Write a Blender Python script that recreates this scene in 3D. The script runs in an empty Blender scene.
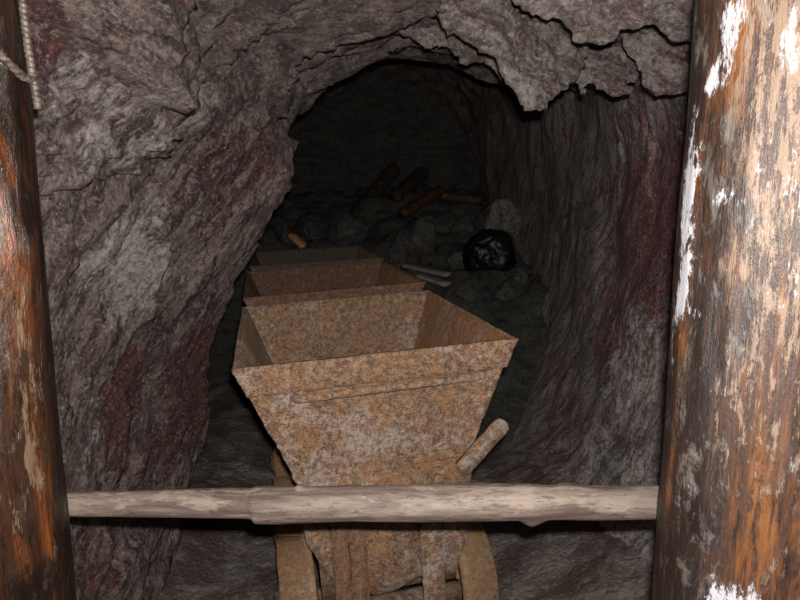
import bpy, bmesh, math, random
from mathutils import Vector, Matrix, noise
import numpy as np

random.seed(7)
SC = bpy.context.scene
COL = SC.collection
R = math.radians
V = Vector

# ------------------------------------------------------------------ helpers
def lerp(a, b, t): return a + (b - a) * t
def clamp(x, a=0.0, b=1.0): return max(a, min(b, x))
def sstep(a, b, x):
    t = clamp((x - a) / (b - a)); return t * t * (3 - 2 * t)
def fbm(p, s, o=4): return noise.fractal(p * s, 0.9, 2.1, o)
def ridge(p, s): return 1 - abs(noise.noise(p * s)) * 2

def lin(c):
    f = lambda u: u / 12.92 if u <= .04045 else ((u + .055) / 1.055) ** 2.4
    return (f(c[0] / 255), f(c[1] / 255), f(c[2] / 255), 1)

def link(name, me, mat, parent=None):
    o = bpy.data.objects.new(name, me); COL.objects.link(o)
    if mat and not me.materials: me.materials.append(mat)
    if parent: o.parent = parent
    return o
def obj(name, bm, mat, parent=None, smooth=True):
    me = bpy.data.meshes.new(name)
    bm.normal_update()
    bm.to_mesh(me); bm.free()
    if smooth: me.polygons.foreach_set('use_smooth', [True] * len(me.polygons))
    return link(name, me, mat, parent)
def tag(o, label, cat, group=None, kind=None):
    o['label'] = label; o['category'] = cat
    if group: o['group'] = group
    if kind: o['kind'] = kind
    return o
def struct(o, label=None):
    o['kind'] = 'structure'
    if label: o['label'] = label
    return o
def empty(name, loc=(0, 0, 0)):
    o = bpy.data.objects.new(name, None); COL.objects.link(o); o.location = loc
    o.empty_display_size = .1
    return o

# ------------------------------------------------------------------ node materials
class NT:
    def __init__(s, name):
        s.m = bpy.data.materials.new(name); s.m.use_nodes = True
        s.t = s.m.node_tree; s.b = s.t.nodes['Principled BSDF']
        s.co = s.t.nodes.new('ShaderNodeTexCoord').outputs['Object']
    def n(s, typ, **kw):
        nd = s.t.nodes.new(typ)
        for k, v in kw.items(): setattr(nd, k, v)
        return nd
    def put(s, sock, v):
        if isinstance(v, bpy.types.NodeSocket): s.t.links.new(v, sock)
        elif v is not None: sock.default_value = v
    def map(s, scale=(1, 1, 1), rot=(0, 0, 0), src=None):
        nd = s.n('ShaderNodeMapping'); s.put(nd.inputs['Vector'], src or s.co)
        nd.inputs['Scale'].default_value = scale; nd.inputs['Rotation'].default_value = rot
        return nd.outputs[0]
    def layers(s, n, thin, src=None):
        """coordinates squeezed along n: noise on them comes out in thin layers"""
        nd = s.n('ShaderNodeMapping', vector_type='TEXTURE'); s.put(nd.inputs['Vector'], src or s.co)
        nd.inputs['Scale'].default_value = (1, 1, 1/thin)
        nd.inputs['Rotation'].default_value = V((0, 0, 1)).rotation_difference(V(n).normalized()).to_euler()
        return nd.outputs[0]
    def noise(s, scale, detail=6, rough=.6, dist=0, src=None):
        nd = s.n('ShaderNodeTexNoise'); s.put(nd.inputs['Vector'], src or s.co)
        nd.inputs['Scale'].default_value = scale; nd.inputs['Detail'].default_value = detail
        nd.inputs['Roughness'].default_value = rough; nd.inputs['Distortion'].default_value = dist
        return nd.outputs['Fac']
    def vor(s, scale, feature='F1', src=None, out='Distance', rnd=1):
        nd = s.n('ShaderNodeTexVoronoi', feature=feature); s.put(nd.inputs['Vector'], src or s.co)
        nd.inputs['Scale'].default_value = scale; nd.inputs['Randomness'].default_value = rnd
        return nd.outputs[out]
    def ramp(s, f, *st):
        nd = s.n('ShaderNodeValToRGB'); s.put(nd.inputs[0], f); e = nd.color_ramp.elements
        while len(e) < len(st): e.new(.5)
        for el, (p, c) in zip(e, st):
            el.position = p
            el.color = (c, c, c, 1) if isinstance(c, (int, float)) else lin(c)
        return nd.outputs[0]
    def step(s, f, a, b):
        nd = s.n('ShaderNodeMapRange', interpolation_type='SMOOTHSTEP'); s.put(nd.inputs[0], f)
        nd.inputs[1].default_value = a; nd.inputs[2].default_value = b
        return nd.outputs[0]
    def math(s, op, a, b=0.0):
        nd = s.n('ShaderNodeMath', operation=op); s.put(nd.inputs[0], a); s.put(nd.inputs[1], b)
        return nd.outputs[0]
    def mix(s, f, a, b, mode='MIX'):
        nd = s.n('ShaderNodeMix', data_type='RGBA', blend_type=mode)
        s.put(nd.inputs[0], f)
        s.put(nd.inputs[6], lin(a) if isinstance(a, tuple) else a)
        s.put(nd.inputs[7], lin(b) if isinstance(b, tuple) else b)
        return nd.outputs[2]
    def attr(s, name):
        nd = s.n('ShaderNodeAttribute', attribute_name=name)
        sp = s.n('ShaderNodeSeparateColor'); s.put(sp.inputs[0], nd.outputs['Color'])
        return [sp.outputs[0], sp.outputs[1], sp.outputs[2], nd.outputs['Alpha']]
    def bump(s, h, strength, dist, nrm=None):
        nd = s.n('ShaderNodeBump'); s.put(nd.inputs['Height'], h)
        nd.inputs['Strength'].default_value = strength; nd.inputs['Distance'].default_value = dist
        if nrm: s.put(nd.inputs['Normal'], nrm)
        return nd.outputs[0]
    def done(s, col, rough, nrm=None, spec=.5, metal=0.0):
        s.put(s.b.inputs['Base Color'], col); s.put(s.b.inputs['Roughness'], rough)
        s.put(s.b.inputs['Specular IOR Level'], spec); s.put(s.b.inputs['Metallic'], metal)
        if nrm: s.put(s.b.inputs['Normal'], nrm)
        return s.m

def rock_material(name, grey, dark, maroon, pale, base_maroon=.0, n=(.3, .85, -.5), use_attr=True, bumpk=1.0, rough=.3):
    """layered vein rock: grey and dark bands, red-stained bands, pale patches, white flecks painted as wet glints"""
    t = NT(name)
    nz = t.n('ShaderNodeTexNoise'); nz.inputs['Scale'].default_value = 1.9; nz.inputs['Detail'].default_value = 3
    t.put(nz.inputs['Vector'], t.co)
    sc = t.n('ShaderNodeVectorMath', operation='SCALE'); t.put(sc.inputs[0], nz.outputs['Color']); sc.inputs[3].default_value = .35
    warp = t.n('ShaderNodeVectorMath', operation='ADD'); t.put(warp.inputs[0], t.co); t.put(warp.inputs[1], sc.outputs[0])
    w = warp.outputs[0]
    fol = t.noise(5, 9, .72, 0, t.layers(n, 4, w))
    fol2 = t.noise(17, 8, .75, 0, t.layers(n, 3.2, w))
    fol3 = t.noise(6, 8, .7, 0, t.layers(n, 5, w))
    mid = t.noise(7, 8, .72, .3, w)
    fine = t.noise(48, 7, .8)
    speck = t.noise(88, 6, .85); grain = t.noise(190, 4, .8)
    col = t.mix(t.step(fol, .40, .58), dark, grey)
    col = t.mix(t.math('MULTIPLY', t.step(mid, .52, .64), .6), col, dark)
    col = t.mix(t.math('MULTIPLY', t.step(fol2, .55, .66), .6), col, pale)
    m3 = t.math('MULTIPLY', t.math('SUBTRACT', fol3, .5), 3.2)
    mw = t.math('MULTIPLY', t.step(m3, .05, .45), base_maroon)
    if use_attr:
        a = t.attr('tint')
        mw = t.math('ADD', mw, t.math('MULTIPLY', t.step(t.math('ADD', a[0], t.math('MULTIPLY', m3, .8)), .25, .85), .9))
        pw = t.step(t.math('ADD', t.math('ADD', a[1], t.math('MULTIPLY', t.math('SUBTRACT', fol2, .5), 3.0)), t.math('MULTIPLY', t.math('SUBTRACT', mid, .5), 3.0)), .40, 1.0)
        dw = t.math('MULTIPLY', t.step(t.math('ADD', a[2], m3), .2, 1.0), .8)
    mw = t.math('MINIMUM', mw, .88)
    col = t.mix(mw, col, t.mix(t.step(fol2, .38, .62), tuple(int(c * .62) for c in maroon), maroon))
    if use_attr:
        col = t.mix(t.math('MULTIPLY', pw, .7), col, pale)
        col = t.mix(dw, col, tuple(int(c * .55) for c in dark))
    col = t.mix(t.step(fine, .39, .52), t.mix(.64, col, (12, 10, 10)), col)
    col = t.mix(t.step(speck, .41, .50), t.mix(.48, col, (16, 12, 12)), col)
    col = t.mix(t.math('MULTIPLY', t.step(speck, .53, .60), .5), col, t.mix(.7, col, pale))
    fl = t.math('MULTIPLY', t.step(grain, .55, .63), t.step(speck, .53, .61))
    col = t.mix(t.math('MULTIPLY', fl, .75), col, (214, 210, 207))  # near-white flecks put wet glints into the colour
    h = t.math('ADD', t.math('MULTIPLY', mid, .5), t.math('ADD', t.math('MULTIPLY', fol, .5), t.math('MULTIPLY', fol2, .5)))
    n1 = t.bump(h, .6 * bumpk, .03)
    n2 = t.bump(t.math('ADD', fine, t.math('MULTIPLY', speck, .45)), 1.0 * bumpk, .02, n1)
    return t.done(col, t.ramp(mid, (.38, rough), (.62, rough + .25)), n2, .6)

def rust_material(name, tint=None, amount=0.0, orange=.46):
    """scaly rust: brown and grey-violet scale, ochre bloom, pale and dark specks"""
    t = NT(name)
    big = t.noise(5, 6, .7, .2); mid = t.noise(52, 8, .8, .2); fine = t.noise(150, 5, .8); gr = t.noise(290, 3, .75)
    v = t.noise(10, 9, .82, .1, t.map((1.4, 1.4, .9)))
    c = t.mix(t.step(mid, .40, .58), (84, 62, 53), (145, 118, 97))
    c = t.mix(t.math('MULTIPLY', t.step(v, .48, .60), orange), c, (154, 104, 56))
    c = t.mix(t.math('MULTIPLY', t.step(big, .50, .60), .55), c, (122, 102, 98))
    c = t.mix(t.math('MULTIPLY', t.step(fine, .50, .60), .75), c, (54, 37, 31))
    c = t.mix(t.math('MULTIPLY', t.step(gr, .55, .63), .65), c, (200, 166, 126))
    pa = t.math('MULTIPLY', t.step(t.math('ADD', t.math('MULTIPLY', big, .6), t.math('MULTIPLY', mid, .6)), .615, .69), t.step(fine, .42, .54))
    c = t.mix(t.math('MULTIPLY', pa, .6), c, (186, 176, 162))
    if tint: c = t.mix(amount, c, tint)
    n1 = t.bump(t.math('ADD', mid, t.math('MULTIPLY', fine, .5)), .9, .012)
    n2 = t.bump(gr, .6, .004, n1)
    t.b.inputs['Diffuse Roughness'].default_value = .6
    return t.done(c, .62, n2, .35)

M = {}
M['rock_left'] = rock_material('rock_left', (150, 130, 122), (68, 52, 49), (116, 48, 47), (206, 197, 191), .55, (.3, .85, -.5), rough=.3)
M['rock_roof'] = rock_material('rock_roof', (146, 128, 120), (72, 57, 53), (114, 60, 56), (196, 188, 182), .6, (.15, .45, .9), rough=.33)
M['rock_right'] = rock_material('rock_right', (158, 145, 140), (96, 82, 80), (138, 78, 80), (206, 199, 193), .85, (.3, .85, .4), bumpk=.65, rough=.45)
M['rock_slab'] = rock_material('rock_slab', (156, 144, 138), (92, 76, 71), (126, 72, 66), (198, 192, 188), .7, (.4, .5, .75), use_attr=False, rough=.36)
M['rock_end'] = rock_material('rock_end', (76, 76, 68), (44, 44, 39), (68, 54, 45), (108, 106, 97), .2, (.1, .3, .9), use_attr=False, rough=.55)  # dark rock, darkened further to paint in the dimness of the far end
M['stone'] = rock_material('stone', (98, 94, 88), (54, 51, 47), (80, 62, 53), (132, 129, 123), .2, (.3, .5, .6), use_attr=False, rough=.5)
M['pale_stone'] = rock_material('pale_stone', (136, 126, 118), (80, 74, 69), (118, 98, 88), (166, 158, 150), .1, (.8, .5, .2), use_attr=False)
M['brown_stone'] = rock_material('brown_stone', (104, 66, 38), (58, 38, 26), (92, 50, 32), (128, 98, 68), .4, (.8, .5, .2), use_attr=False)
M['rust'] = rust_material('rust')
M['rust_tan'] = rust_material('rust_tan', None, 0, .7)
M['rust_dark'] = rust_material('rust_dark', (40, 26, 20), .45, .35)
M['rust_ochre'] = rust_material('rust_ochre', (122, 76, 36), .42, .8)
M['rust_brown'] = rust_material('rust_brown', (92, 58, 34), .4, .5)
M['rust_sand'] = rust_material('rust_sand', (158, 126, 88), .4, .6)
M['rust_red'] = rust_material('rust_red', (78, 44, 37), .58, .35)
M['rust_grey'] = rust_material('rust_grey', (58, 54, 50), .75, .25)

def gravel_material():
    t = NT('gravel')
    a = t.noise(5, 6, .65, .4); b = t.noise(45, 6, .8); c = t.vor(55); d = t.noise(160, 3, .75)
    col = t.mix(t.step(a, .4, .62), (112, 92, 86), (166, 156, 149))
    col = t.mix(t.math('MULTIPLY', t.step(b, .4, .6), .5), col, (92, 76, 71))
    col = t.mix(t.math('MULTIPLY', t.step(d, .56, .66), .6), col, (182, 178, 172))
    n1 = t.bump(t.math('SUBTRACT', b, t.math('MULTIPLY', c, .5)), 1.0, .03)
    return t.done(col, .6, t.bump(d, .5, .006, n1), .3)
M['gravel'] = gravel_material()

def post_material(name, dark, brown, orange, tan, gloss, whit, grey):
    """wet peeled log: streaks along the grain, bark left in patches, white mould (attribute)"""
    t = NT(name)
    a = t.attr('tint')
    s1 = t.noise(11, 8, .75, .4, t.map((1, 1, .12)))
    s2 = t.noise(38, 7, .75, .2, t.map((1, 1, .09)))
    s3 = t.noise(75, 6, .8, .2, t.map((1, 1, .14)))
    p = t.noise(9, 8, .75, .6, t.map((1, 1, .4)))
    q = t.noise(30, 7, .8, .4, t.map((1, 1, .4)))
    g = t.noise(150, 4, .75, 0, t.map((1, 1, .35)))
    mid = lambda x, k: t.math('MULTIPLY', t.math('SUBTRACT', x, .5), k)
    c = t.mix(t.step(t.math('ADD', s1, t.math('MULTIPLY', a[3], .07)), .48, .66), brown, orange)
    c = t.mix(t.math('MULTIPLY', t.step(s3, .47, .60), .85), c, dark)
    c = t.mix(t.math('MULTIPLY', t.step(q, .50, .60), .55), c, brown)
    tw = t.math('ADD', t.math('ADD', a[2], mid(s3, 4.5)), t.math('ADD', mid(q, 3.5), mid(s1, 2.0)))
    c = t.mix(t.math('MULTIPLY', t.step(tw, .35, .75), .88), c, tan)
    dw = t.math('ADD', t.math('ADD', a[1], mid(p, 2.6)), t.math('ADD', mid(s2, 1.6), mid(q, 1.6)))
    c = t.mix(t.math('MULTIPLY', t.step(dw, .3, .7), .85), c, dark)
    gw = t.math('MULTIPLY', t.step(t.math('ADD', t.math('MULTIPLY', p, .4), t.math('MULTIPLY', q, .7)), .575, .64), grey)
    c = t.mix(gw, c, (96, 88, 82))
    ww = t.math('ADD', t.math('ADD', a[0], mid(q, 2.4)), mid(g, 1.2))
    ww = t.step(ww, .42, .66)
    ww = t.math('MAXIMUM', ww, t.math('MULTIPLY', t.math('MULTIPLY', t.step(q, .61, .67), t.step(g, .48, .58)), whit))
    c = t.mix(ww, c, (162, 160, 164))
    n1 = t.bump(t.math('ADD', t.math('MULTIPLY', s2, .8), t.math('ADD', s1, t.math('MULTIPLY', q, .5))), .55, .008)
    n2 = t.bump(g, .35, .003, n1)
    rg = t.mix(ww, t.ramp(q, (.3, gloss), (.7, gloss + .3)), t.ramp(q, (0, .7), (1, .8)))
    return t.done(c, rg, n2, .5)
M['post_right'] = post_material('post_right', (25, 18, 17), (54, 36, 28), (112, 68, 32), (120, 97, 78), .34, .85, .6)
M['post_left'] = post_material('post_left', (16, 10, 8), (44, 25, 14), (104, 56, 22), (100, 80, 62), .2, .06, .15)

def pole_material():
    t = NT('pole_wood')
    gx = t.map((.12, 1, 1))
    s = t.noise(28, 7, .7, .6, gx); s2 = t.noise(130, 7, .78, .2, t.map((.2, 1, 1))); p = t.noise(16, 8, .78, .4, t.map((.4, 1, 1)))
    c = t.mix(t.step(s, .36, .62), (78, 63, 58), (114, 100, 91))
    c = t.mix(t.math('MULTIPLY', t.step(p, .51, .59), .65), c, (132, 119, 106))
    c = t.mix(t.math('MULTIPLY', t.step(s2, .52, .61), .7), c, (66, 48, 40))
    c = t.mix(t.math('MULTIPLY', t.step(t.noise(7, 4, .6, .4, t.map((.4, 1, 1))), .52, .64), .5), c, (88, 74, 72))
    return t.done(c, .6, t.bump(t.math('ADD', s, s2), .5, .006), .35)
M['pole'] = pole_material()

def plain(name, c1, c2, scale, rough, st=(1, 1, 1), bump=.5, spec=.4, dist=.01):
    t = NT(name)
    a = t.noise(scale, 6, .7, .4, t.map(st)); b = t.noise(scale * 5, 4, .7, 0, t.map(st))
    c = t.mix(t.step(a, .35, .65), c1, c2)
    return t.done(c, rough, t.bump(t.math('ADD', a, t.math('MULTIPLY', b, .4)), bump, dist), spec)
M['dark_wood'] = plain('dark_wood', (26, 22, 18), (52, 42, 34), 14, .8, (1, 1, 1))
M['brown_wood'] = plain('brown_wood', (48, 29, 15), (78, 46, 22), 14, .75)
M['pale_wood'] = plain('pale_wood', (98, 93, 87), (134, 129, 122), 14, .75)
M['ochre_wood'] = plain('ochre_wood', (168, 112, 64), (206, 156, 104), 16, .7)
M['plastic'] = plain('black_plastic', (5, 5, 5), (10, 10, 10), 8, .45, bump=.2)
M['steel'] = plain('rusty_steel', (52, 40, 34), (92, 80, 74), 60, .5, spec=.5, bump=.4, dist=.002)

# ------------------------------------------------------------------ tunnel shell
KEYS = [
 (-1.5, [(-1.15,-.2),(-1.2,.3),(-1.2,.7),(-1.15,1.1),(-1.08,1.5),(-1.02,2.0),(-.7,2.36),(0,2.40),(.6,2.40),(1.1,2.2),(1.2,1.1),(1.2,.5),(1.15,-.2)]),
 ( 1.0, [(-1.12,-.2),(-1.15,.3),(-1.14,.7),(-1.1,1.1),(-1.08,1.5),(-1.02,2.0),(-.7,2.36),(0,2.40),(.6,2.40),(1.1,2.2),(1.18,1.1),(1.18,.5),(1.12,-.2)]),
 ( 1.7, [(-1.05,-.2),(-1.08,.3),(-1.06,.7),(-1.0,1.1),(-.9,1.5),(-.8,1.85),(-.45,2.1),(0,2.17),(.5,2.17),(1.08,2.0),(1.15,1.1),(1.15,.5),(1.1,-.2)]),
 ( 2.2, [(-1.0,-.2),(-1.03,.3),(-1.0,.7),(-.92,1.1),(-.76,1.5),(-.64,1.8),(-.4,2.06),(0,2.17),(.45,2.16),(1.05,2.0),(1.12,1.1),(1.06,.5),(.86,-.1)]),
 ( 2.72,[(-1.02,-.2),(-.96,.3),(-.86,.6),(-.80,1.05),(-.60,1.43),(-.47,1.69),(-.38,2.0),(0,2.21),(.4,2.17),(1.02,2.02),(1.09,1.1),(1.0,.5),(.76,-.1)]),
 ( 3.05,[(-1.2,-.2),(-1.3,.3),(-1.35,.7),(-1.32,1.1),(-1.15,1.5),(-.66,1.86),(-.37,2.16),(0,2.30),(.5,2.25),(1.02,2.05),(1.08,1.1),(.98,.5),(.68,-.1)]),
 ( 3.42,[(-1.45,-.2),(-1.55,.3),(-1.6,.7),(-1.55,1.1),(-1.3,1.5),(-.72,1.93),(-.36,2.22),(0,2.33),(.45,2.24),(1.02,2.07),(1.07,1.1),(.96,.5),(.62,-.1)]),
 ( 3.6, [(-1.5,-.2),(-1.65,.3),(-1.7,.7),(-1.65,1.1),(-1.45,1.5),(-1.0,2.1),(-.55,2.5),(0,2.65),(.5,2.5),(1.02,2.12),(1.07,1.1),(.95,.5),(.6,-.1)]),
 ( 4.0, [(-1.75,-.2),(-1.85,.3),(-1.9,.7),(-1.9,1.1),(-1.8,1.6),(-1.5,2.2),(-.8,2.8),(0,2.95),(.6,2.75),(1.0,2.2),(1.05,1.1),(.92,.5),(.55,-.1)]),
 ( 5.6, [(-1.75,-.2),(-1.85,.3),(-1.9,.7),(-1.9,1.1),(-1.8,1.6),(-1.5,2.3),(-.8,2.9),(-.1,3.1),(.55,2.85),(.9,2.3),(.98,1.1),(1.0,.5),(1.0,-.2)]),
 ( 7.7, [(-1.7,-.2),(-1.75,.3),(-1.75,.7),(-1.75,1.1),(-1.7,1.6),(-1.4,2.2),(-.7,2.8),(-.1,2.95),(.45,2.75),(.8,2.2),(.85,1.1),(.88,.5),(.9,-.2)]),
]
NSEG, SUB = 12, 34
NC = NSEG * SUB + 1

def section(Y):
    if Y <= KEYS[0][0]: return KEYS[0][1]
    for (y0, a), (y1, b) in zip(KEYS, KEYS[1:]):
        if Y <= y1:
            t = (Y - y0) / (y1 - y0)
            return [(lerp(p[0], q[0], t), lerp(p[1], q[1], t)) for p, q in zip(a, b)]
    return KEYS[-1][1]
def catmull(p0, p1, p2, p3, t):
    return tuple(.5 * (2*b + (c-a)*t + (2*a-5*b+4*c-d)*t*t + (3*b-a-3*c+d)*t**3) for a, b, c, d in zip(p0, p1, p2, p3))
def on_section(sec, c):
    i = min(c // SUB, NSEG - 1); t = (c - i * SUB) / SUB
    g = lambda k: sec[max(0, min(NSEG, k))]
    return catmull(g(i-1), g(i), g(i+1), g(i+2), t)

def rows():
    ys, y = [], -1.5
    while y < 7.7:
        ys.append(y); y += .06 if y < 1.2 else .011 if y < 3.2 else .03 if y < 5 else .07
    ys.append(7.7)
    return ys

# ledges: polygons in (column/SUB, Y) surface coordinates, pushed into the tunnel
LEDGES = []
def ledge(amt, pts):
    LEDGES.append((pts, amt, (min(p[0] for p in pts), max(p[0] for p in pts), min(p[1] for p in pts), max(p[1] for p in pts))))
ledge(.095, [(3.9, 1.0), (4.2, 1.4), (4.32, 1.617), (4.38, 1.693), (4.41, 1.774), (4.5, 1.807), (4.5, 1.882), (4.71, 1.94), (5.06, 1.964), (5.35, 1.953), (5.68, 1.793), (5.88, 1.633), (6.1, 1.5), (6.1, 1.0)])
ledge(.045, [(4.5, 1.0), (4.5, 1.6), (4.62, 1.779), (4.85, 1.827), (5.12, 1.841), (5.32, 1.736), (5.41, 1.818), (5.65, 1.676), (5.9, 1.5), (5.9, 1.0)])
# colour patches on the rock: (centre, radius xyz, red-rock, pale, dark)
PATCHES = []
MAR, PALE, DARK = 0, 1, 2
def patch(c, r, kind, v=1.0):
    t = [0, 0, 0]; t[kind] = v; PATCHES.append((c, r, t))
patch((-.73, 1.35, 1.97), (.25, .25, .18), MAR, .9)
patch((-.98, 2.12, .88), (.25, .20, .28), MAR, 1.6)
patch((-.88, 2.60, .85), (.25, .32, .38), MAR, 1.5)
patch((-.90, 2.35, .65), (.25, .25, .2), MAR, .9)
patch((-.62, 2.28, 1.70), (.25, .25, .35), MAR, .7)
patch((-.50, 2.50, 1.75), (.2, .25, .35), MAR, .6)
patch((-1.0, 1.95, .40), (.2, .25, .25), MAR, .7)
patch((-.85, 2.00, 1.36), (.3, .28, .26), PALE, 1.0)
patch((-.80, 1.98, 1.58), (.2, .18, .12), PALE, .45)
patch((-.63, 2.06, 1.86), (.17, .14, .14), PALE, .8)
patch((-.94, 1.75, 1.25), (.2, .2, .15), PALE, .5)
patch((-.78, 1.68, 1.85), (.35, .38, .32), PALE, .6)
patch((-.60, 2.25, 1.72), (.25, .25, .45), DARK, .6)
patch((-.80, 2.45, 1.10), (.25, .25, .35), DARK, .6)
patch((-1.0, 2.35, .75), (.3, .35, .35), DARK, .55)
patch((-.98, 1.95, .75), (.2, .12, .35), PALE, .4)
patch((1.09, 2.75, 1.50), (.35, .7, .55), MAR, 1.1)
patch((1.05, 3.0, .95), (.35, .5, .4), MAR, .8)
patch((1.05, 2.75, .80), (.35, .5, .35), PALE, .75)
patch((.9, 3.30, .40), (.4, .6, .3), MAR, .55)
patch((.9, 2.6, .2), (.4, .7, .6), PALE, .8)
patch((1.05, 4.60, 1.5), (.4, .9, .6), DARK, .6)

def poly_sd(pt, poly):
    x, y = pt; inside = False; best = 1e9
    n = len(poly)
    for i in range(n):
        x0, y0 = poly[i]; x1, y1 = poly[(i+1) % n]
        if (y0 > y) != (y1 > y) and x < (x1-x0)*(y-y0)/(y1-y0)+x0: inside = not inside
        dx, dy = x1-x0, y1-y0
        t = clamp(((x-x0)*dx+(y-y0)*dy)/(dx*dx+dy*dy+1e-12))
        d = math.hypot(x-x0-t*dx, y-y0-t*dy)
        if d < best: best = d
    return best if inside else -best

def facet(q, seed):
    """broken-rock cells: (tilted-plane height, cell offset, distance to the cell's edge)"""
    q = q + V((seed, 0, 0))
    d, pts = noise.voronoi(q)
    h = noise.cell_vector(pts[0]*7.3+V((.37, .11, .73)))
    return (q-pts[0]).dot(h), h.x, d[1]-d[0]
def basis(n, d):
    n = V(n).normalized(); d = V(d); d = (d-n*d.dot(n)).normalized()
    return d, n.cross(d), n
B_LEFT = basis((.3, .85, -.5), (.05, .5, .85))
B_ROOF = basis((.15, .45, .9), (1, 0, 0))
B_RIGHT = basis((.3, .85, .4), (0, -.4, .9))
def inb(p, B, k): return V((p.dot(B[0])*k[0], p.dot(B[1])*k[1], p.dot(B[2])*k[2]))

def shell_disp(p, c, Y):
    s = c / SUB
    right = sstep(8.6, 9.4, s)
    B = B_LEFT if s < 5.25 else B_ROOF if s < 8.9 else B_RIGHT
    amp = lerp(1.0, .24, right)
    w = p + V((fbm(p, 2.1, 3), fbm(p+V((9, 0, 0)), 2.1, 3), fbm(p+V((0, 9, 0)), 2.1, 3))) * .08
    f1, h1, e1 = facet(inb(w, B, (1.6, 2.2, 4.2)), 1.3)
    f2, h2, e2 = facet(inb(w, B, (4.5, 6, 11)), 5.1)
    d = .055 * fbm(p, 1.4, 3)
    loc = .042 * f1 + .018 * h1 + .020 * f2 + .007 * h2
    loc += .012 * fbm(inb(w, B, (4, 6, 16)), 1, 5)
    loc += .006 * noise.ridged_multi_fractal(inb(w, B, (5, 7, 15)), .9, 2.1, 4, 1, 2) - .006
    loc += .0035 * fbm(p, 34, 3)
    k = 1 - .85*math.exp(-((s-5.25)/.12)**2) - .85*math.exp(-((s-8.9)/.12)**2)
    d += amp * loc * k
    # keep the wall clear of the carts
    if Y > 2.5 and Y < 3.1 and s < 4.5: d *= .55
    d *= lerp(.5, 1, sstep(0, .8, min(s, 12 - s)))
    return d

def build_shell():
    ys = rows()
    nr = len(ys)
    P = [[None]*NC for _ in range(nr)]
    T = [[None]*NC for _ in range(nr)]
    for r, Y in enumerate(ys):
        sec = section(Y)
        pts = [on_section(sec, c) for c in range(NC)]
        for c in range(NC):
            a = pts[max(0, c-1)]; b = pts[min(NC-1, c+1)]
            tx, tz = b[0]-a[0], b[1]-a[1]; l = math.hypot(tx, tz)
            nrm = V((tz/l, 0, -tx/l))       # points into the tunnel
            p = V((pts[c][0], Y, pts[c][1]))
            d = shell_disp(p, c, Y)
            s = c / SUB
            for poly, amt, box in LEDGES:
                if box[0]-.1 < s < box[1]+.1 and box[2]-.1 < Y < box[3]+.1:
                    jx = .05*noise.noise(V((p.x*9, p.y*9, p.z*9))) + .025*noise.noise(V((p.x*27, p.y*27, p.z*27)))
                    sd = poly_sd((s+jx*1.3, Y-jx), poly)
                    d += amt * sstep(-.007, .007, sd) * (.75 + .25*sstep(.0, .12, sd))
            P[r][c] = p + nrm * d
            t = [0, 0, 0]
            for (cx, cy, cz), (rx, ry, rz), rgb in PATCHES:
                e = ((p.x-cx)/rx)**2 + ((p.y-cy)/ry)**2 + ((p.z-cz)/rz)**2
                if e < 1:
                    k = 1 - e
                    for i in range(3): t[i] = max(t[i], rgb[i]*k)
            T[r][c] = t
    def piece(name, c0, c1, mat):
        w = c1 - c0 + 1
        verts = [P[r][c] for r in range(nr) for c in range(c0, c1+1)]
        faces = [(r*w+c, r*w+c+1, (r+1)*w+c+1, (r+1)*w+c) for r in range(nr-1) for c in range(w-1)]
        me = bpy.data.meshes.new(name); me.from_pydata(verts, [], faces)
        me.polygons.foreach_set('use_smooth', [True]*len(faces))
        at = me.color_attributes.new('tint', 'FLOAT_COLOR', 'POINT')
        arr = np.ones((len(verts), 4), np.float32)
        arr[:, :3] = [T[r][c] for r in range(nr) for c in range(c0, c1+1)]
        at.data.foreach_set('color', arr.ravel())
        return struct(link(name, me, mat))
    a, b = int(5.3*SUB), int(8.9*SUB)
    wl = piece('wall_left', 0, a, M['rock_left'])
    ce = piece('ceiling', a, b, M['rock_roof'])
    wr = piece('wall_right', b, NC-1, M['rock_right'])
    return wl, ce, wr
wall_left, ceiling, wall_right = build_shell()
wall_left['label'] = 'rough left rock wall with red streaks and a jagged ledge'
wall_right['label'] = 'dark smoother right rock wall with a maroon tint'
ceiling['label'] = 'broken rock roof of the tunnel'

def grid_mesh(name, xs, ys, f, mat):
    """a sheet over xs x ys, each point f(x, y)"""
    nx = len(xs)
    verts = [f(x, y) for y in ys for x in xs]
    faces = [(j*nx+i, j*nx+i+1, (j+1)*nx+i+1, (j+1)*nx+i) for j in range(len(ys)-1) for i in range(nx-1)]
    me = bpy.data.meshes.new(name); me.from_pydata(verts, [], faces)
    me.polygons.foreach_set('use_smooth', [True]*len(faces))
    return link(name, me, mat)
def arange(a, b, s):
    n = max(1, round((b-a)/s)); return [a+(b-a)*i/n for i in range(n+1)]

def floor_z(x, y):
    p = V((x, y, .3))
    z = .03*fbm(p, 1.6, 3) + .014*fbm(p, 9, 3) + .010*fbm(p, 34, 4)
    z += .10*sstep(.72, 1.15, abs(x)) + .16*sstep(.42, .95, x)*sstep(1.4, 2.4, y) - .015 + .012*(y-2.4)*sstep(2.4, 5, y)
    z += .016*x
    return z
floor = struct(grid_mesh('floor', arange(-2.1, 1.45, .022), arange(-1.5, 1.9, .08)+arange(1.93, 3.6, .015)+arange(3.65, 7.6, .07),
               lambda x, y: (x, y, floor_z(x, y)), M['gravel']), 'dark gravelly tunnel floor')
def back(x, z):
    p = V((x, 7.4, z)); f, h, e = facet(p*2.3, 3)
    return (x, 7.5+.12*fbm(p, 1.2, 4)+.08*f+.05*h+.03*fbm(p, 7, 3), z)
wall_back = struct(grid_mesh('wall_back', arange(-2.2, 1.6, .045), arange(-.1, 3.4, .045), back, M['rock_end']), 'unlit rock face where the tunnel ends')

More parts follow.
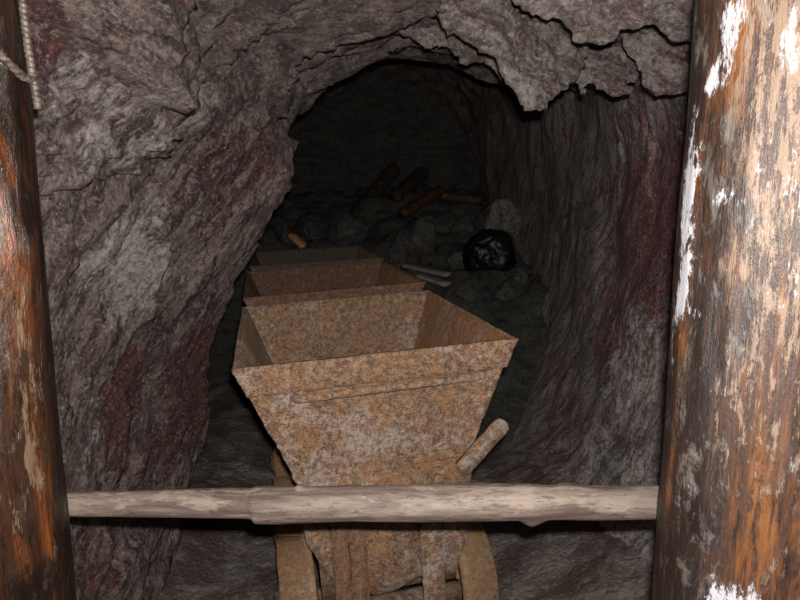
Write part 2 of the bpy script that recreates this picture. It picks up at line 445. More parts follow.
# ------------------------------------------------------------------ rock helpers
def remesh(bm, voxel):
    me = bpy.data.meshes.new('tmp'); bm.to_mesh(me); bm.free()
    o = bpy.data.objects.new('tmp', me); COL.objects.link(o)
    md = o.modifiers.new('r', 'REMESH'); md.mode = 'VOXEL'; md.voxel_size = voxel
    dg = bpy.context.evaluated_depsgraph_get()
    out = bpy.data.meshes.new_from_object(o.evaluated_get(dg))
    bpy.data.objects.remove(o); bpy.data.meshes.remove(me)
    b2 = bmesh.new(); b2.from_mesh(out); bpy.data.meshes.remove(out)
    return b2

def roughen(bm, amp, scale, seed=0.0):
    bm.normal_update()
    mv = []
    for v in bm.verts:
        p = v.co + V((seed, seed*.7, 0))
        f, h, e = facet(p*scale, seed)
        mv.append(v.normal*(amp*(.9*f+.35*h+.5*fbm(p, scale*2.2, 3)+.22*fbm(p, scale*8, 2))))
    for v, d in zip(bm.verts, mv): v.co += d

def slab(name, face, push, parent, label, seed, voxel=.011):
    """a thick plate of rock: a jagged face outline (world points) carried back along push"""
    pts = []
    n = len(face)
    for i in range(n):
        a, b = V(face[i]), V(face[(i+1) % n])
        m = max(1, int((b-a).length/.025))
        for k in range(m):
            q = a.lerp(b, k/m)
            pts.append(q+V((noise.noise(q*22+V((seed, 0, 0))), 0, noise.noise(q*22+V((0, seed, 3)))))*.012)
    bm = bmesh.new()
    vs = [bm.verts.new(p) for p in pts]
    c = sum((V(p) for p in face), V())/n
    vb = [bm.verts.new(c+(p-c)*.9+V(push)) for p in pts]
    bm.faces.new(vs); bm.faces.new(vb[::-1])
    for i in range(len(vs)):
        j = (i+1) % len(vs)
        bm.faces.new((vs[j], vs[i], vb[i], vb[j]))
    bmesh.ops.triangulate(bm, faces=bm.faces[:])
    bmesh.ops.recalc_face_normals(bm, faces=bm.faces[:])
    bm = remesh(bm, voxel)
    roughen(bm, .022, 7, seed)
    o = struct(obj(name, bm, M['rock_slab'], parent), label)
    return o

def boulder(name, loc, size, mat, seed, label, cat='rock', group=None, flat=0.0, rot=0.0, sub=5):
    bm = bmesh.new(); bmesh.ops.create_icosphere(bm, subdivisions=sub, radius=1)
    rnd = random.Random(seed)
    planes = []
    for k in range(14):
        d = V((rnd.uniform(-1, 1), rnd.uniform(-1, 1), rnd.uniform(-1, 1))).normalized()
        planes.append((d, rnd.uniform(.45, .8)))
    for v in bm.verts:
        p = v.co.copy()
        for d, h in planes:
            k = p.dot(d)
            if k > h: p -= d*(k-h)*.92
        p += v.co*(.10*fbm(v.co+V((seed, 0, 0)), 1.6, 3)+.035*fbm(v.co+V((0, seed, 0)), 6, 3))
        v.co = Matrix.Rotation(rot, 3, 'Z') @ V((p.x*size[0], p.y*size[1], p.z*size[2]))
    lo = min(v.co.z for v in bm.verts)
    for v in bm.verts: v.co.z -= lo
    o = obj(name, bm, mat); o.location = loc
    return tag(o, label, cat, group)

# ------------------------------------------------------------------ hanging roof slabs (part of the roof)
slab('rock_slab', [(.229,1.5,2.125),(.265,1.54,2.039),(.3,1.56,2.019),(.339,1.58,1.993),(.365,1.58,2.002),(.388,1.58,1.998),(.428,1.6,1.96),(.481,1.6,1.964),(.528,1.58,1.98),(.573,1.56,1.99),(.628,1.58,1.984),(.69,1.6,1.967),(.785,1.6,1.971),(.712,1.48,2.118)],
     (.0, .14, .20), ceiling, 'jagged roof slab closest to the thick right post', 1.0)
slab('rock_slab', [(.065,1.78,2.21),(.108,1.84,2.13),(.145,1.88,2.052),(.22,1.9,2.027),(.266,1.9,2.008),(.299,1.92,1.958),(.335,1.92,1.914),(.371,1.92,1.852),(.406,1.92,1.866),(.43,1.92,1.847),(.467,1.94,1.894),(.509,1.97,1.939),(.568,2.0,2.001),(.571,2.0,2.064),(.461,1.95,2.107),(.345,1.82,2.224)],
     (-.02, .18, .22), ceiling, 'pointed grey rock hanging lowest from the roof', 2.0)
slab('rock_slab', [(.514,2.14,1.962),(.553,2.14,1.956),(.581,2.12,1.916),(.611,2.12,1.959),(.637,2.12,1.946),(.683,2.12,1.919),(.74,2.14,1.943),(.778,2.16,1.972),(.786,2.2,2.095),(.606,2.2,2.095)],
     (0, .16, .16), ceiling, 'small reddish rock wedged between the hanging slabs', 3.0)
slab('rock_slab', [(.638,1.93,2.031),(.675,1.93,1.982),(.705,1.93,1.921),(.745,1.94,1.892),(.781,1.94,1.883),(.851,1.95,1.907),(.96,1.97,1.945),(.929,1.93,2.088),(.8,1.93,2.097),(.686,1.93,2.08)],
     (.02, .16, .18), ceiling, 'rounded grey roof slab beside the right post', 4.0)
slab('rock_slab', [(.015,2.0,2.259),(-.033,2.25,2.185),(.014,2.3,2.14),(.105,2.34,2.103),(.163,2.33,2.127),(.233,2.36,2.06),(.303,2.36,2.08),(.36,2.4,2.013),(.417,2.4,2.034),(.419,2.35,2.145),(.246,2.1,2.292)],
     (0, .18, .2), ceiling, 'low ragged roof layer over the middle of the tunnel', 5.0)

# ------------------------------------------------------------------ timber posts and cross pole
def log(name, mat, x, y, r, z0, z1, seed, tint, lean=(0, 0), bulge=()):
    na, nz = 150, 300
    verts, cols = [], []
    for j in range(nz+1):
        z = lerp(z0, z1, j/nz)
        for i in range(na):
            a = 2*math.pi*i/na
            q = V((math.cos(a)*1.1, math.sin(a)*1.1, z*1.3+seed))
            rr = r*(1+.035*fbm(q, 1.2, 3)+.016*noise.noise(V((math.cos(a)*5, math.sin(a)*5, z*2+seed)))+.010*fbm(V((math.cos(a)*9, math.sin(a)*9, z*6+seed)), 1, 3))
            for (ba, bz, br, bh) in bulge:
                da = math.atan2(math.sin(a-ba), math.cos(a-ba))
                rr += bh*math.exp(-((da*r/br)**2+((z-bz)/br)**2))
            verts.append((math.cos(a)*rr+lean[0]*(z-1.4), math.sin(a)*rr+lean[1]*(z-1.4), z))
            cols.append(tint(math.cos(a), math.sin(a), z))
    faces = [(j*na+i, j*na+(i+1) % na, (j+1)*na+(i+1) % na, (j+1)*na+i) for j in range(nz) for i in range(na)]
    faces += [tuple(range(na))[::-1], tuple(nz*na+i for i in range(na))]
    me = bpy.data.meshes.new(name); me.from_pydata(verts, [], faces)
    me.polygons.foreach_set('use_smooth', [True]*len(faces))
    at = me.color_attributes.new('tint', 'FLOAT_COLOR', 'POINT')
    at.data.foreach_set('color', np.array(cols, np.float32).ravel())
    o = link(name, me, mat); o.location = (x, y, 0)
    return o

def blobs(lst):
    """patches on a log: (angle in degrees round the log, z, angular radius, z radius, value)"""
    def f(a, z):
        m = 0
        for a0, zz, ra, rz, v in lst:
            d = (a-a0+180) % 360-180
            e = (d/ra)**2+((z-zz)/rz)**2
            if e < 1: m = max(m, v*(1-e)**.5)
        return m
    return f
def tints(*fs):
    def f(c, s, z):
        a = math.degrees(math.atan2(s, c))
        return tuple(g(a, z) for g in fs)
    return f
# right post: 156 degrees is the edge towards the tunnel, 250 the edge of the picture
rw = blobs([(180, 1.62, 11, .16, .62), (181, 1.50, 9, .15, .66), (205, 1.84, 10, .05, .75), (200, 1.79, 9, .05, .75), (194, 1.765, 9, .03, .8), (236, 1.80, 8, .05, .45), (240, .98, 20, .06, .66), (226, .985, 9, .04, .6),
            (248, 1.60, 12, .14, .38), (228, 1.62, 9, .14, .3), (238, 1.5, 12, .1, .25), (205, 1.12, 10, .05, .3), (212, 1.30, 20, .08, .22), (235, 1.25, 6, .08, .3), (172, 1.35, 8, .3, .25), (190, 1.43, 14, .02, .4), (212, 1.6, 14, .02, .45)])
rd = blobs([(172, 1.82, 22, .22, .85), (165, 1.2, 22, .5, .8), (200, 1.35, 18, .25, .75), (205, 1.15, 26, .2, .6), (190, 1.0, 30, .14, .85), (214, 1.58, 12, .2, .6), (218, 1.42, 14, .14, .6), (215, 1.02, 16, .06, .5), (197, 1.6, 10, .2, .6)])
rt = blobs([(228, 1.8, 28, .2, .6), (238, 1.6, 26, .2, .6), (240, 1.4, 22, .2, .5), (190, 1.40, 10, .15, .3), (222, 1.62, 16, .2, .5), (212, 1.25, 20, .12, .25)])
ro = blobs([(238, 1.16, 16, .16, 1.0), (246, 1.35, 12, .16, .8), (178, 1.12, 9, .16, .8), (190, 1.7, 12, .1, .5), (232, 1.02, 20, .06, .6)])
post_r = log('timber_post', M['post_right'], .592, 1.0, .147, -.04, 2.22, 3.0, tints(rw, rd, rt, ro), lean=(.004, 0))
tag(post_r, 'thick pale weathered log post with white mould patches at the right edge', 'post', 'timber posts flanking the tunnel')
# left post: 29 degrees is the edge towards the tunnel, -32 the edge of the picture
lw = blobs([(12, 1.60, 5, .12, .3), (-14, 1.80, 6, .02, .35)])
ld = blobs([(22, 1.3, 22, .7, .95), (-10, 1.80, 40, .16, .95), (-5, 1.62, 20, .10, .6), (-25, .98, 30, .06, .7), (6, 1.2, 16, .3, .5)])
lt = blobs([(-19, 1.27, 9, .16, .75), (-16, 1.40, 6, .08, .6)])
lo = blobs([(-18, 1.35, 22, .28, 1.0), (-14, 1.12, 20, .12, .9), (-28, 1.05, 14, .12, .9)])
post_l = log('timber_post', M['post_left'], -.699, 1.0, .125, -.04, 2.12, 11.0, tints(lw, ld, lt, lo), bulge=[(-.2, 1.53, .06, .006)])
tag(post_l, 'dark wet orange-brown log post at the left edge', 'post', 'timber posts flanking the tunnel')

def pole():
    na, nx = 56, 420
    x0, x1 = -.66, .56
    bm = bmesh.new(); rings = []
    for j in range(nx+1):
        x = lerp(x0, x1, j/nx)
        r = lerp(.0245, .0325, sstep(-.6, .1, x))
        r += .003*sstep(-.30, -.285, x)-.002*sstep(.26, .3, x)
        ring = []
        for i in range(na):
            a = 2*math.pi*i/na
            q = V((x*2.2, math.cos(a)*.7, math.sin(a)*.7))
            rr = r*(1+.10*fbm(q, 1.4, 3)+.05*fbm(V((x*6, math.cos(a)*3, math.sin(a)*3)), 1, 3))
            # split collar and two knots
            dn = max(0, -math.sin(a))
            rr += .006*dn*sstep(-.292, -.286, x)*(1-sstep(-.285, -.1, x))
            for kx, ka, kr, kh in ((.262, -1.75, .022, .019), (-.20, 1.7, .007, .006), (-.37, 1.6, .006, .004), (.33, 1.9, .02, .004), (.10, -2.2, .02, .003)):
                da = math.atan2(math.sin(a-ka), math.cos(a-ka))
                rr += kh*math.exp(-(((x-kx)/kr)**2+(da*r/kr)**2))
            z = .004*noise.noise(V((x*3, 0, 0)))+.004*(x+.1)
            ring.append(bm.verts.new((x, -math.cos(a)*rr, z+math.sin(a)*rr)))
        rings.append(ring)
    for A, B in zip(rings, rings[1:]):
        for i in range(na): bm.faces.new((A[i], A[(i+1) % na], B[(i+1) % na], B[i]))
    bm.faces.new(rings[0][::-1]); bm.faces.new(rings[-1])
    bmesh.ops.recalc_face_normals(bm, faces=bm.faces[:])
    o = obj('barrier_pole', bm, M['pole']); o.location = (0, 1.188, 1.004)
    return tag(o, 'pale debarked wooden pole fixed across the tunnel between the two posts', 'pole')
pole()

def tube(bm, pts, r, n=10, twist=None):
    """a rod through pts; twist = (pitch, depth, lobes) gives ribs or strands"""
    P = [V(p) for p in pts]; rings = []; s = 0
    for k, p in enumerate(P):
        t = (P[min(k+1, len(P)-1)]-P[max(k-1, 0)]).normalized()
        u = t.cross(V((0, 1, 0)) if abs(t.y) < .9 else V((1, 0, 0))).normalized(); w = t.cross(u)
        if k: s += (P[k]-P[k-1]).length
        ring = []
        for i in range(n):
            a = 2*math.pi*i/n; rr = r
            if twist: rr += twist[1]*math.cos(twist[2]*a+2*math.pi*s/twist[0])
            ring.append(bm.verts.new(p+(u*math.cos(a)+w*math.sin(a))*rr))
        rings.append(ring)
    for A, B in zip(rings, rings[1:]):
        for i in range(n): bm.faces.new((A[i], A[(i+1) % n], B[(i+1) % n], B[i]))
    bm.faces.new(rings[0][::-1]); bm.faces.new(rings[-1])
def spline(ctrl, n):
    c = [V(p) for p in ctrl]; out = []
    for i in range(len(c)-1):
        g = lambda k: c[max(0, min(len(c)-1, k))]
        for k in range(n): out.append(V(catmull(g(i-1), g(i), g(i+1), g(i+2), k/n)))
    out.append(c[-1]); return out
bm = bmesh.new(); tube(bm, spline([(-.570, 1.02, 2.2), (-.567, 1.02, 1.9), (-.563, 1.02, 1.80), (-.557, 1.02, 1.735)], 130), .0062, 12, (.0085, .0006, 1))
tag(obj('ribbed_rod', bm, M['steel']), 'ribbed rusty steel rod hanging down along the left post', 'rod')
bm = bmesh.new()
wrap = [(-.702+.144*math.cos(a), 1.0+.144*math.sin(a), 1.778+.085*max(0, -a-.1)) for a in [R(d) for d in range(-140, 10, 9)]]
tube(bm, spline(wrap, 30), .0058, 12, (.012, .0008, 2))
tag(obj('wire_rope', bm, M['steel']), 'twisted rusty wire rope slung round the top of the left post', 'rope')

# ------------------------------------------------------------------ mine carts
def panel(bm, c00, c10, c11, c01, th, rag=(0, 0, 0, 0), dent=.006, res=.014, seed=0.0, inner=0):
    """a rusted steel sheet between four corners (u: c00>c10, v: c00>c01), th thick on its back; rag = bitten edges u0,u1,v0,v1"""
    c00, c10, c11, c01 = map(V, (c00, c10, c11, c01))
    nu = max(2, int(max((c10-c00).length, (c11-c01).length)/res)); nv = max(2, int(max((c01-c00).length, (c11-c10).length)/res))
    nrm = (c10-c00).cross(c01-c00).normalized()
    A, B = [], []
    for j in range(nv+1):
        ra, rb = [], []
        for i in range(nu+1):
            u, v = i/nu, j/nv
            p = c00.lerp(c10, u).lerp(c01.lerp(c11, u), v)
            cell = noise.noise(p*26+V((seed, 0, 0)))+.7*noise.noise(p*70+V((0, seed, 0)))
            q = p.copy()
            du, dv = (c10-c00).normalized(), (c01-c00).normalized()
            if i == 0: q += du*rag[0]*cell
            if i == nu: q -= du*rag[1]*cell
            if j == 0: q += dv*rag[2]*cell
            if j == nv: q -= dv*rag[3]*cell
            q += nrm*dent*(fbm(p+V((seed, 1, 2)), 3, 3)+.25*fbm(p, 18, 3))
            ra.append(bm.verts.new(q)); rb.append(bm.verts.new(q-nrm*th))
        A.append(ra); B.append(rb)
    for j in range(nv):
        for i in range(nu):
            bm.faces.new((A[j][i], A[j][i+1], A[j+1][i+1], A[j+1][i]))
            bm.faces.new((B[j][i], B[j+1][i], B[j+1][i+1], B[j][i+1])).material_index = inner
    for j in range(nv):
        bm.faces.new((A[j][0], A[j+1][0], B[j+1][0], B[j][0])); bm.faces.new((A[j][nu], B[j][nu], B[j+1][nu], A[j+1][nu]))
    for i in range(nu):
        bm.faces.new((A[0][i], B[0][i], B[0][i+1], A[0][i+1])); bm.faces.new((A[nv][i], A[nv][i+1], B[nv][i+1], B[nv][i]))

def plate(bm, outline, y, th, seed=0.0, rag=.004, step=.02):
    """a flat steel plate in the xz plane with a bitten outline"""
    pts = []
    for k in range(len(outline)):
        a, b = V((outline[k][0], y, outline[k][1])), V((outline[(k+1) % len(outline)][0], y, outline[(k+1) % len(outline)][1]))
        m = max(1, int((b-a).length/step))
        for i in range(m):
            p = a.lerp(b, i/m)
            pts.append(p+V((noise.noise(p*40+V((seed, 0, 0))), 0, noise.noise(p*40+V((0, 0, seed+5)))))*rag)
    f = [bm.verts.new(p) for p in pts]; g = [bm.verts.new(p+V((0, th, 0))) for p in pts]
    bm.faces.new(f); bm.faces.new(g[::-1])
    for i in range(len(f)):
        j = (i+1) % len(f); bm.faces.new((f[j], f[i], g[i], g[j]))
    bmesh.ops.recalc_face_normals(bm, faces=bm.faces[:])

def beam(bm, a, b, w, h):
    """a square bar from a to b"""
    a, b = V(a), V(b); t = (b-a).normalized()
    u = t.cross(V((0, 0, 1))); u = u.normalized() if u.length > .1 else V((1, 0, 0)); v = u.cross(t)
    n = 12; rings = []
    for k in range(n+1):
        p = a.lerp(b, k/n)
        rings.append([bm.verts.new(p+u*(sx*w/2)+v*(sy*h/2)+V((noise.noise(p*30+V((sx, sy, 0))), noise.noise(p*30+V((sy, 3, sx))), noise.noise(p*30+V((7, sx, sy)))))*.002) for sx, sy in ((-1, -1), (1, -1), (1, 1), (-1, 1))])
    for A, B in zip(rings, rings[1:]):
        for i in range(4): bm.faces.new((A[i], A[(i+1) % 4], B[(i+1) % 4], B[i]))
    bm.faces.new(rings[0][::-1]); bm.faces.new(rings[-1])
    bmesh.ops.recalc_face_normals(bm, faces=bm.faces[:])

def lathe_x(bm, prof, n=64, rag=0.0, seed=0.0):
    """revolve (x, r) round the x axis"""
    rings = []
    for i in range(n):
        a = 2*math.pi*i/n
        ring = []
        for x, r in prof:
            k = rag*noise.noise(V((math.cos(a)*2.2+seed, math.sin(a)*2.2, x*14)))
            ring.append(bm.verts.new((x+k*.6, math.cos(a)*(r+k), math.sin(a)*(r+k))))
        rings.append(ring)
    m = len(prof)
    for i in range(n):
        A, B = rings[i], rings[(i+1) % n]
        for k in range(m):
            bm.faces.new((A[k], A[(k+1) % m], B[(k+1) % m], B[k]))
    bmesh.ops.recalc_face_normals(bm, faces=bm.faces[:])

HX, HY, H = .415, .52, 1.13         # half size and height of the tub's rim
BX, BY, BZ = .245, .43, .64         # and of its floor
def corner(sx, sy, z, out=0.0):
    t = (H-z)/(H-BZ)
    return (sx*(lerp(HX, BX, t)+out), sy*(lerp(HY, BY, t)+out), z)

def make_cart(label):
    root = empty('mine_cart'); tag(root, label, 'mine cart', 'rusty mine carts in a row')
    bm = bmesh.new()
    panel(bm, corner(-1, -1, BZ), corner(1, -1, BZ), corner(1, -1, H), corner(-1, -1, H), .007, (.010, .007, .004, .002), .007, seed=1)
    panel(bm, corner(1, 1, BZ), corner(-1, 1, BZ), corner(-1, 1, H), corner(1, 1, H), .007, (.003, .003, .003, .002), .007, seed=2)
    panel(bm, corner(-1, 1, BZ), corner(-1, -1, BZ), corner(-1, -1, H), corner(-1, 1, H), .007, (.002, .002, .003, .002), .007, seed=3)
    panel(bm, corner(1, -1, BZ), corner(1, 1, BZ), corner(1, 1, H), corner(1, -1, H), .007, (.002, .002, .003, .002), .007, seed=4, inner=1)
    panel(bm, corner(-1, -1, BZ), corner(-1, 1, BZ), corner(1, 1, BZ), corner(1, -1, BZ), .007, seed=5)
    obj('tub', bm, M['rust'], root).data.materials.append(M['rust_ochre'])
    bm = bmesh.new(); z0 = H-.088
    for k, (a, b) in enumerate((((-1, -1), (1, -1)), ((1, -1), (1, 1)), ((1, 1), (-1, 1)), ((-1, 1), (-1, -1)))):
        panel(bm, corner(*a, z0, .010), corner(*b, z0, .010), corner(*b, H+.004, .010), corner(*a, H+.004, .010), .0095, (.004, .005, .006, .0025), .003, seed=10+k)
    obj('rim_band', bm, M['rust'], root)['label'] = 'strap of thicker steel around the rim'
    f = lambda x, z, d: (x, corner(0, -1, z)[1]-d, z)
    bm = bmesh.new(); tube(bm, spline([f(-.262, 1.026, -.004), f(-.252, 1.026, .024), f(-.22, 1.029, .036), f(.0, 1.031, .038), f(.26, 1.034, .037), f(.302, 1.036, .030), f(.312, 1.038, -.004)], 10), .0125, 12)
    obj('handle', bm, M['rust'], root)
    # seam and cross beam under the front of the tub
    bm = bmesh.new(); tube(bm, spline([f(.02, .775, .002), f(.12, .782, .004), f(.26, .792, .001)], 12), .007, 8)
    obj('weld_seam', bm, M['rust_tan'], root)
    for sy in (-1, 1):
        bm = bmesh.new(); plate(bm, [(-.27, .60), (.27, .60), (.285, .70), (.24, .745), (-.22, .735), (-.28, .70)], sy*.452-.007, .012, 3+sy)
        obj('cross_beam', bm, M['rust_tan'], root)
    bm = bmesh.new(); tube(bm, [(.165, -.455, .695), (.165, -.474, .695)], .032, 24); tube(bm, [(.165, -.470, .695), (.165, -.494, .695)], .017, 6)
    obj('bolt', bm, M['rust'], root)['label'] = 'bolt head on a round washer'
    # lever at the right
    bm = bmesh.new()
    d = V((.21, 0, .17)).normalized(); w = V((-d.z, 0, d.x))*.027; a, b = V((.245, 0, .712)), V((.378, 0, .838))
    out = [a-w, b-w]+[b+(-w.normalized()*math.cos(k)+d*math.sin(k))*.027 for k in (.6, 1.2, 1.9, 2.5)]+[b+w, a+w]
    plate(bm, [(p.x, p.z) for p in out], -.486, .02, 8, .003)
    obj('lever', bm, M['rust'], root)
    # hanging plates of the underframe, front and rear
    for sy in (-1, 1):
        y = sy*.445
        bm = bmesh.new(); plate(bm, [(-.09, .62), (-.09, .325), (-.04, .31), (.02, .318), (.09, .35), (.105, .35), (.105, .62)], y-.006, .012, 21+sy)
        obj('end_plate', bm, M['rust'], root)
        for x0, x1, zb in ((-.185, -.132, .262), (-.13, -.075, .22)):
            bm = bmesh.new(); plate(bm, [(x0, .62), (x0, zb), (x1, zb), (x1, .62)], y-.022-.012*(x0 < -.15), .02, 30+x0*9+sy)
            obj('upright', bm, M['rust_brown'], root)
        bm = bmesh.new(); plate(bm, [(.10, .62), (.105, .15), (.175, .15), (.172, .62)], y-.02, .018, 33+sy)
        obj('upright', bm, M['rust'], root)
        bm = bmesh.new(); plate(bm, [(-.270, .61), (-.262, .54), (-.222, .45), (-.172, .36), (-.165, .62)], y-.010, .012, 41+sy)
        obj('gusset', bm, M['rust'], root)
        bm = bmesh.new(); plate(bm, [(.17, .62), (.17, .34), (.215, .345), (.262, .46), (.275, .62)], y-.010, .012, 44+sy)
        obj('gusset', bm, M['rust'], root)
        bm = bmesh.new(); beam(bm, (-.24, y+.03*-sy, .245), (.24, y+.03*-sy, .245), .04, .07)
        obj('bumper_bar', bm, M['rust_dark'], root)
        bm = bmesh.new(); tube(bm, [(-.36, sy*.25, .215), (.36, sy*.25, .215)], .022, 16)
        obj('axle', bm, M['rust_dark'], root)
    for sx in (-1, 1):
        bm = bmesh.new(); beam(bm, (sx*.20, -.43, .36), (sx*.20, .43, .36), .05, .11)
        obj('sill', bm, M['rust_dark'], root)
        for y in (-.3, .3):
            bm = bmesh.new()
            panel(bm, (sx*.20, y-.03, .41), (sx*.20, y+.03, .41), (sx*.235, y+.03, .66), (sx*.235, y-.03, .66), .012)
            obj('bracket', bm, M['rust_dark'], root)
    for sx in (-1, 1):
        for sy in (-1, 1):
            bm = bmesh.new()
            pr = [(-.055, .215), (.03, .207), (.037, .23), (.06, .23), (.066, .195), (.03, .175), (.012, .16), (.012, .07), (.05, .06), (.05, .022), (-.06, .022), (-.06, .06), (-.012, .07), (-.012, .16), (-.045, .185)]
            if sx > 0: pr = [(-x, r) for x, r in pr]
            lathe_x(bm, pr, 80, .010 if sx < 0 else .004, 5+sx+2*sy)
            o = obj('wheel', bm, M['rust_sand'], root); o.location = (sx*.305, sy*.25, .215)
            bm = bmesh.new(); tube(bm, [(sx*.03, 0, 0), (sx*.075, 0, 0)], .04, 12)
            obj('hub_cap', bm, M['rust_dark'], o)
    return root

def copy_tree(o, parent=None):
    kids = [c for c in list(COL.objects) if c.parent == o]
    c = o.copy(); COL.objects.link(c); c.parent = parent
    for k in kids: copy_tree(k, c)
    return c

AX = R(12.1)
axis = V((-math.sin(AX), math.cos(AX), 0))
base = V((-.102, 2.361, .017))
cart = make_cart('rust-brown mine cart with a ragged front, nearest the camera behind the wooden pole')
spots = [(0, .0, -3.3, 0), (1.14, .030, -3.4, .4), (2.27, .050, -2.6, -.4)]
labels = [None, 'rusty mine cart in the middle of the row, its rim just above the nearest cart', 'dark mine cart farthest back, half in shade beside the left wall']
for i, (s, dz, roll, yaw) in enumerate(spots):
    c = cart if i == 0 else copy_tree(cart)
    c.location = base+axis*s+V((0, 0, dz))
    c.rotation_euler = (0, R(roll), AX+R(yaw))
    c.rotation_mode = 'XYZ'
    if labels[i]: c['label'] = labels[i]
    if i:                                                  # the rear carts are redder, the last one greyed to paint in its shade
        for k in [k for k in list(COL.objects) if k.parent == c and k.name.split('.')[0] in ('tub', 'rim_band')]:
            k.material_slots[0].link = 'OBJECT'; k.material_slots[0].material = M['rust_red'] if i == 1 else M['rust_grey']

# ------------------------------------------------------------------ rubble at the end
def pile_z(x, y):
    p = V((x, y, 0))
    side = sstep(.02, .45, x+.16+.214*(y-4.6))         # right of the carts the heap comes nearer
    zr = 1.05*sstep(3.5, 4.7, y)+.40*sstep(4.8, 6.2, y)+.25*sstep(6, 7, y)
    zl = 1.28*sstep(5.16, 5.75, y)+.36*sstep(5.9, 7.0, y)
    f, h, e = facet(p*4.2, 2.2); f2, h2, e2 = facet(p*10, 4.2)
    z = lerp(zl, zr, side)
    z = z+(.10*fbm(p, 2.2, 4)+.09*f+.05*h+.03*f2)*sstep(0, .5, z)-.15*(1-sstep(0, .3, z))-.06
    for mx, my, mr, mz in MOUNDS:
        k = math.exp(-(((x-mx)**2+(y-my)**2)/mr**2)**2)
        z = lerp(z, mz+.02*f2, k)
    return z
# (kind, x, y, height of the centre, half size, material, label)
STONES = [
 ('boulder', .80, 5.20, 1.465, (.17, .16, .20), 'pale_stone', 'pale pinkish boulder on top of the heap against the right wall'),
 ('boulder', .01, 5.35, 1.15, (.12, .12, .22), 'stone', 'upright grey rock just right of the farthest cart'),
 ('boulder', .20, 5.30, 1.24, (.13, .12, .20), 'stone', 'light grey rock leaning next to the upright grey rock'),
 ('boulder', .10, 5.05, 1.14, (.08, .07, .08), 'brown_stone', 'small orange-brown rock between the two grey rocks'),
 ('boulder', -.50, 5.90, 1.30, (.36, .24, .17), 'stone', 'broad grey boulder behind the farthest cart'),
 ('boulder', -1.02, 5.75, 1.26, (.07, .07, .14), 'stone', 'thin grey rock by the left wall behind the farthest cart'),
 ('boulder', .345, 4.40, .965, (.035, .035, .035), 'brown_stone', 'tiny orange stone beside the rim of the nearest cart'),
 ('boulder', .50, 4.42, .95, (.10, .09, .09), 'stone', 'dark grey rock in front of the black bundle'),
 ('boulder', .78, 4.60, .93, (.14, .12, .12), 'stone', 'dark grey rock low down against the right wall'),
 ('boulder', .37, 5.80, 1.36, (.16, .14, .13), 'stone', 'grey rock under the rusty brown timber'),
 ('boulder', -.80, 6.05, 1.28, (.14, .13, .12), 'stone', 'grey rock left of the broad boulder'),
 ('boulder', -.16, 6.20, 1.37, (.16, .15, .13), 'stone', 'grey rock right of the broad boulder'),
 ('boulder', .88, 4.74, 1.01, (.09, .09, .09), 'stone', 'grey rock between the black bundle and the right wall'),
 ('boulder', .44, 5.05, 1.10, (.12, .10, .12), 'stone', 'grey rock left of the black bundle'),
 ('boulder', .60, 5.80, 1.38, (.15, .13, .12), 'stone', 'dark rock left of the pale boulder'),
]
SACK = (.70, 4.92, 1.16)
MOUNDS = [(x, y, max(.09, .95*max(sz[0], sz[1])), z-.5*sz[2]) for k, x, y, z, sz, m, t in STONES]+[(SACK[0], SACK[1], .2, SACK[2]-.10)]
MOUNDS += [(-.05, 6.1, .2, 1.42), (.30, 6.35, .22, 1.58), (.62, 6.3, .2, 1.56), (-.25, 6.45, .24, 1.62), (.06, 6.5, .22, 1.66), (-.89, 5.62, .12, 1.17), (.22, 4.72, .13, 1.0)]
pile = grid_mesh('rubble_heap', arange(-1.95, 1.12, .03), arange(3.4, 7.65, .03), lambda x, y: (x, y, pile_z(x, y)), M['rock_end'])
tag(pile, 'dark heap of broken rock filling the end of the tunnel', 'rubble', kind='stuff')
rnd = random.Random(3)
for k, (name, x, y, z, sz, mat, text) in enumerate(STONES):
    big = tuple(1.15*q for q in sz)
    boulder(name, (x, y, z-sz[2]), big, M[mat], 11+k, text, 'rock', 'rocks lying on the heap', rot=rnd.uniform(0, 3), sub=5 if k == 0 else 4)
def timber(name, a, b, w, h, mat, label, seed, cat='timber', group=None):
    """a splintered beam from a to b"""
    a, b = V(a), V(b); d = (b-a).normalized(); u = d.cross(V((0, 0, 1))).normalized(); v = u.cross(d)
    bm = bmesh.new(); n = 26; rings = []; m = 12
    for k in range(n+1):
        ring = []
        for i in range(m):
            g = 2*math.pi*i/m; cx, cz = math.cos(g), math.sin(g); q = max(abs(cx), abs(cz))**.75
            e = noise.noise(V((cx*2+seed, cz*2, 0)))*.05*(k in (0, n))*(1 if k else -1)
            p = a.lerp(b, k/n)+d*e+u*(cx/q*w/2)+v*(cz/q*h/2)
            ring.append(bm.verts.new(p+(u*cx+v*cz)*(.10*min(w, h)*fbm(V((cx*1.5+seed, cz*1.5, k*.35)), 1, 3))))
        rings.append(ring)
    for A, B in zip(rings, rings[1:]):
        for i in range(m): bm.faces.new((A[i], A[(i+1) % m], B[(i+1) % m], B[i]))
    bm.faces.new(rings[0][::-1]); bm.faces.new(rings[-1])
    bmesh.ops.recalc_face_normals(bm, faces=bm.faces[:])
    return tag(obj(name, bm, M[mat]), label, cat, group)
def pz(x, y, dz): return (x, y, pile_z(x, y)+dz)
GT = 'broken timbers on the heap'
timber('broken_timber', pz(.02, 6.0, .05), pz(.40, 6.35, .10), .10, .09, 'brown_wood', 'rusty brown timber slanting across the heap', 1, group=GT)
timber('broken_timber', pz(.40, 6.22, .07), pz(.78, 6.2, .06), .10, .08, 'brown_wood', 'shorter brown timber lying at the right of the slanting one', 2, group=GT)
timber('broken_timber', pz(-.50, 6.25, .05), (-.06, 6.75, 1.90), .15, .13, 'dark_wood', 'black charred beam sticking up at the left of the heap', 3, group=GT)
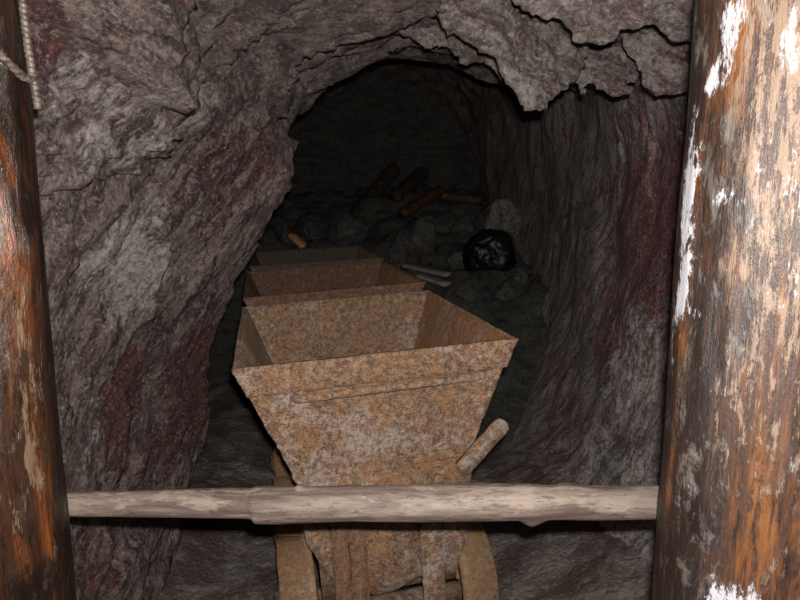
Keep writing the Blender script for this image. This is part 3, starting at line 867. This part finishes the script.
timber('broken_timber', pz(-.06, 6.3, .05), (.24, 6.75, 1.86), .14, .13, 'dark_wood', 'black charred beam beside the rusty brown timber', 4, group=GT)
timber('plank', (.06, 4.98, 1.08), (.36, 4.66, 1.045), .13, .035, 'pale_wood', 'pale grey plank beside the middle cart', 5, 'plank', 'pale planks')
timber('plank', (.16, 4.72, 1.03), (.34, 4.50, .995), .11, .035, 'pale_wood', 'shorter pale plank in front of the other pale plank', 6, 'plank', 'pale planks')
timber('wood_stub', (-.95, 5.66, 1.27), (-.84, 5.56, 1.19), .08, .05, 'ochre_wood', 'splintered light ochre piece of wood behind the farthest cart', 7, 'wood')
bm = bmesh.new(); bmesh.ops.create_icosphere(bm, subdivisions=5, radius=1)
for v in bm.verts:
    p = v.co.copy()
    k = 1+.16*fbm(p, 1.5, 3)+.10*(1-abs(noise.noise(p*3.2)))**3+.03*fbm(p, 9, 2)
    v.co = V((p.x*.19*k, p.y*.14*k, max(p.z, -.7)*.19*k))
o = obj('plastic_sack', bm, M['plastic']); o.location = SACK
tag(o, 'crumpled black bundle on the heap at the right', 'sack')

# ------------------------------------------------------------------ camera, flash, world
cam = bpy.data.cameras.new('camera'); co = bpy.data.objects.new('camera', cam); COL.objects.link(co)
cam.sensor_width = 36; cam.lens = 36*640/800; cam.clip_start = .02; cam.clip_end = 60
co.location = (0, 0, 1.6); co.rotation_euler = (R(90-9.05), 0, 0)
SC.camera = co
fl = bpy.data.lights.new('camera_flash', 'AREA'); fo = bpy.data.objects.new('camera_flash', fl); COL.objects.link(fo)
fl.shape = 'RECTANGLE'; fl.size = .03; fl.size_y = .018; fl.energy = 58; fl.color = (1, .965, .92)
fo.location = (.018, .0, 1.65); fo.rotation_euler = (R(90-8), 0, R(-2))
w = bpy.data.worlds.new('world'); SC.world = w; w.use_nodes = True
w.node_tree.nodes['Background'].inputs[0].default_value = (.5, .55, .5, 1)
w.node_tree.nodes['Background'].inputs[1].default_value = .002
vs = SC.view_settings; SC.display_settings.display_device = 'sRGB'
vs.view_transform = 'Standard'; vs.look = 'None'; vs.gamma = 1; vs.exposure = 0; vs.use_curve_mapping = False
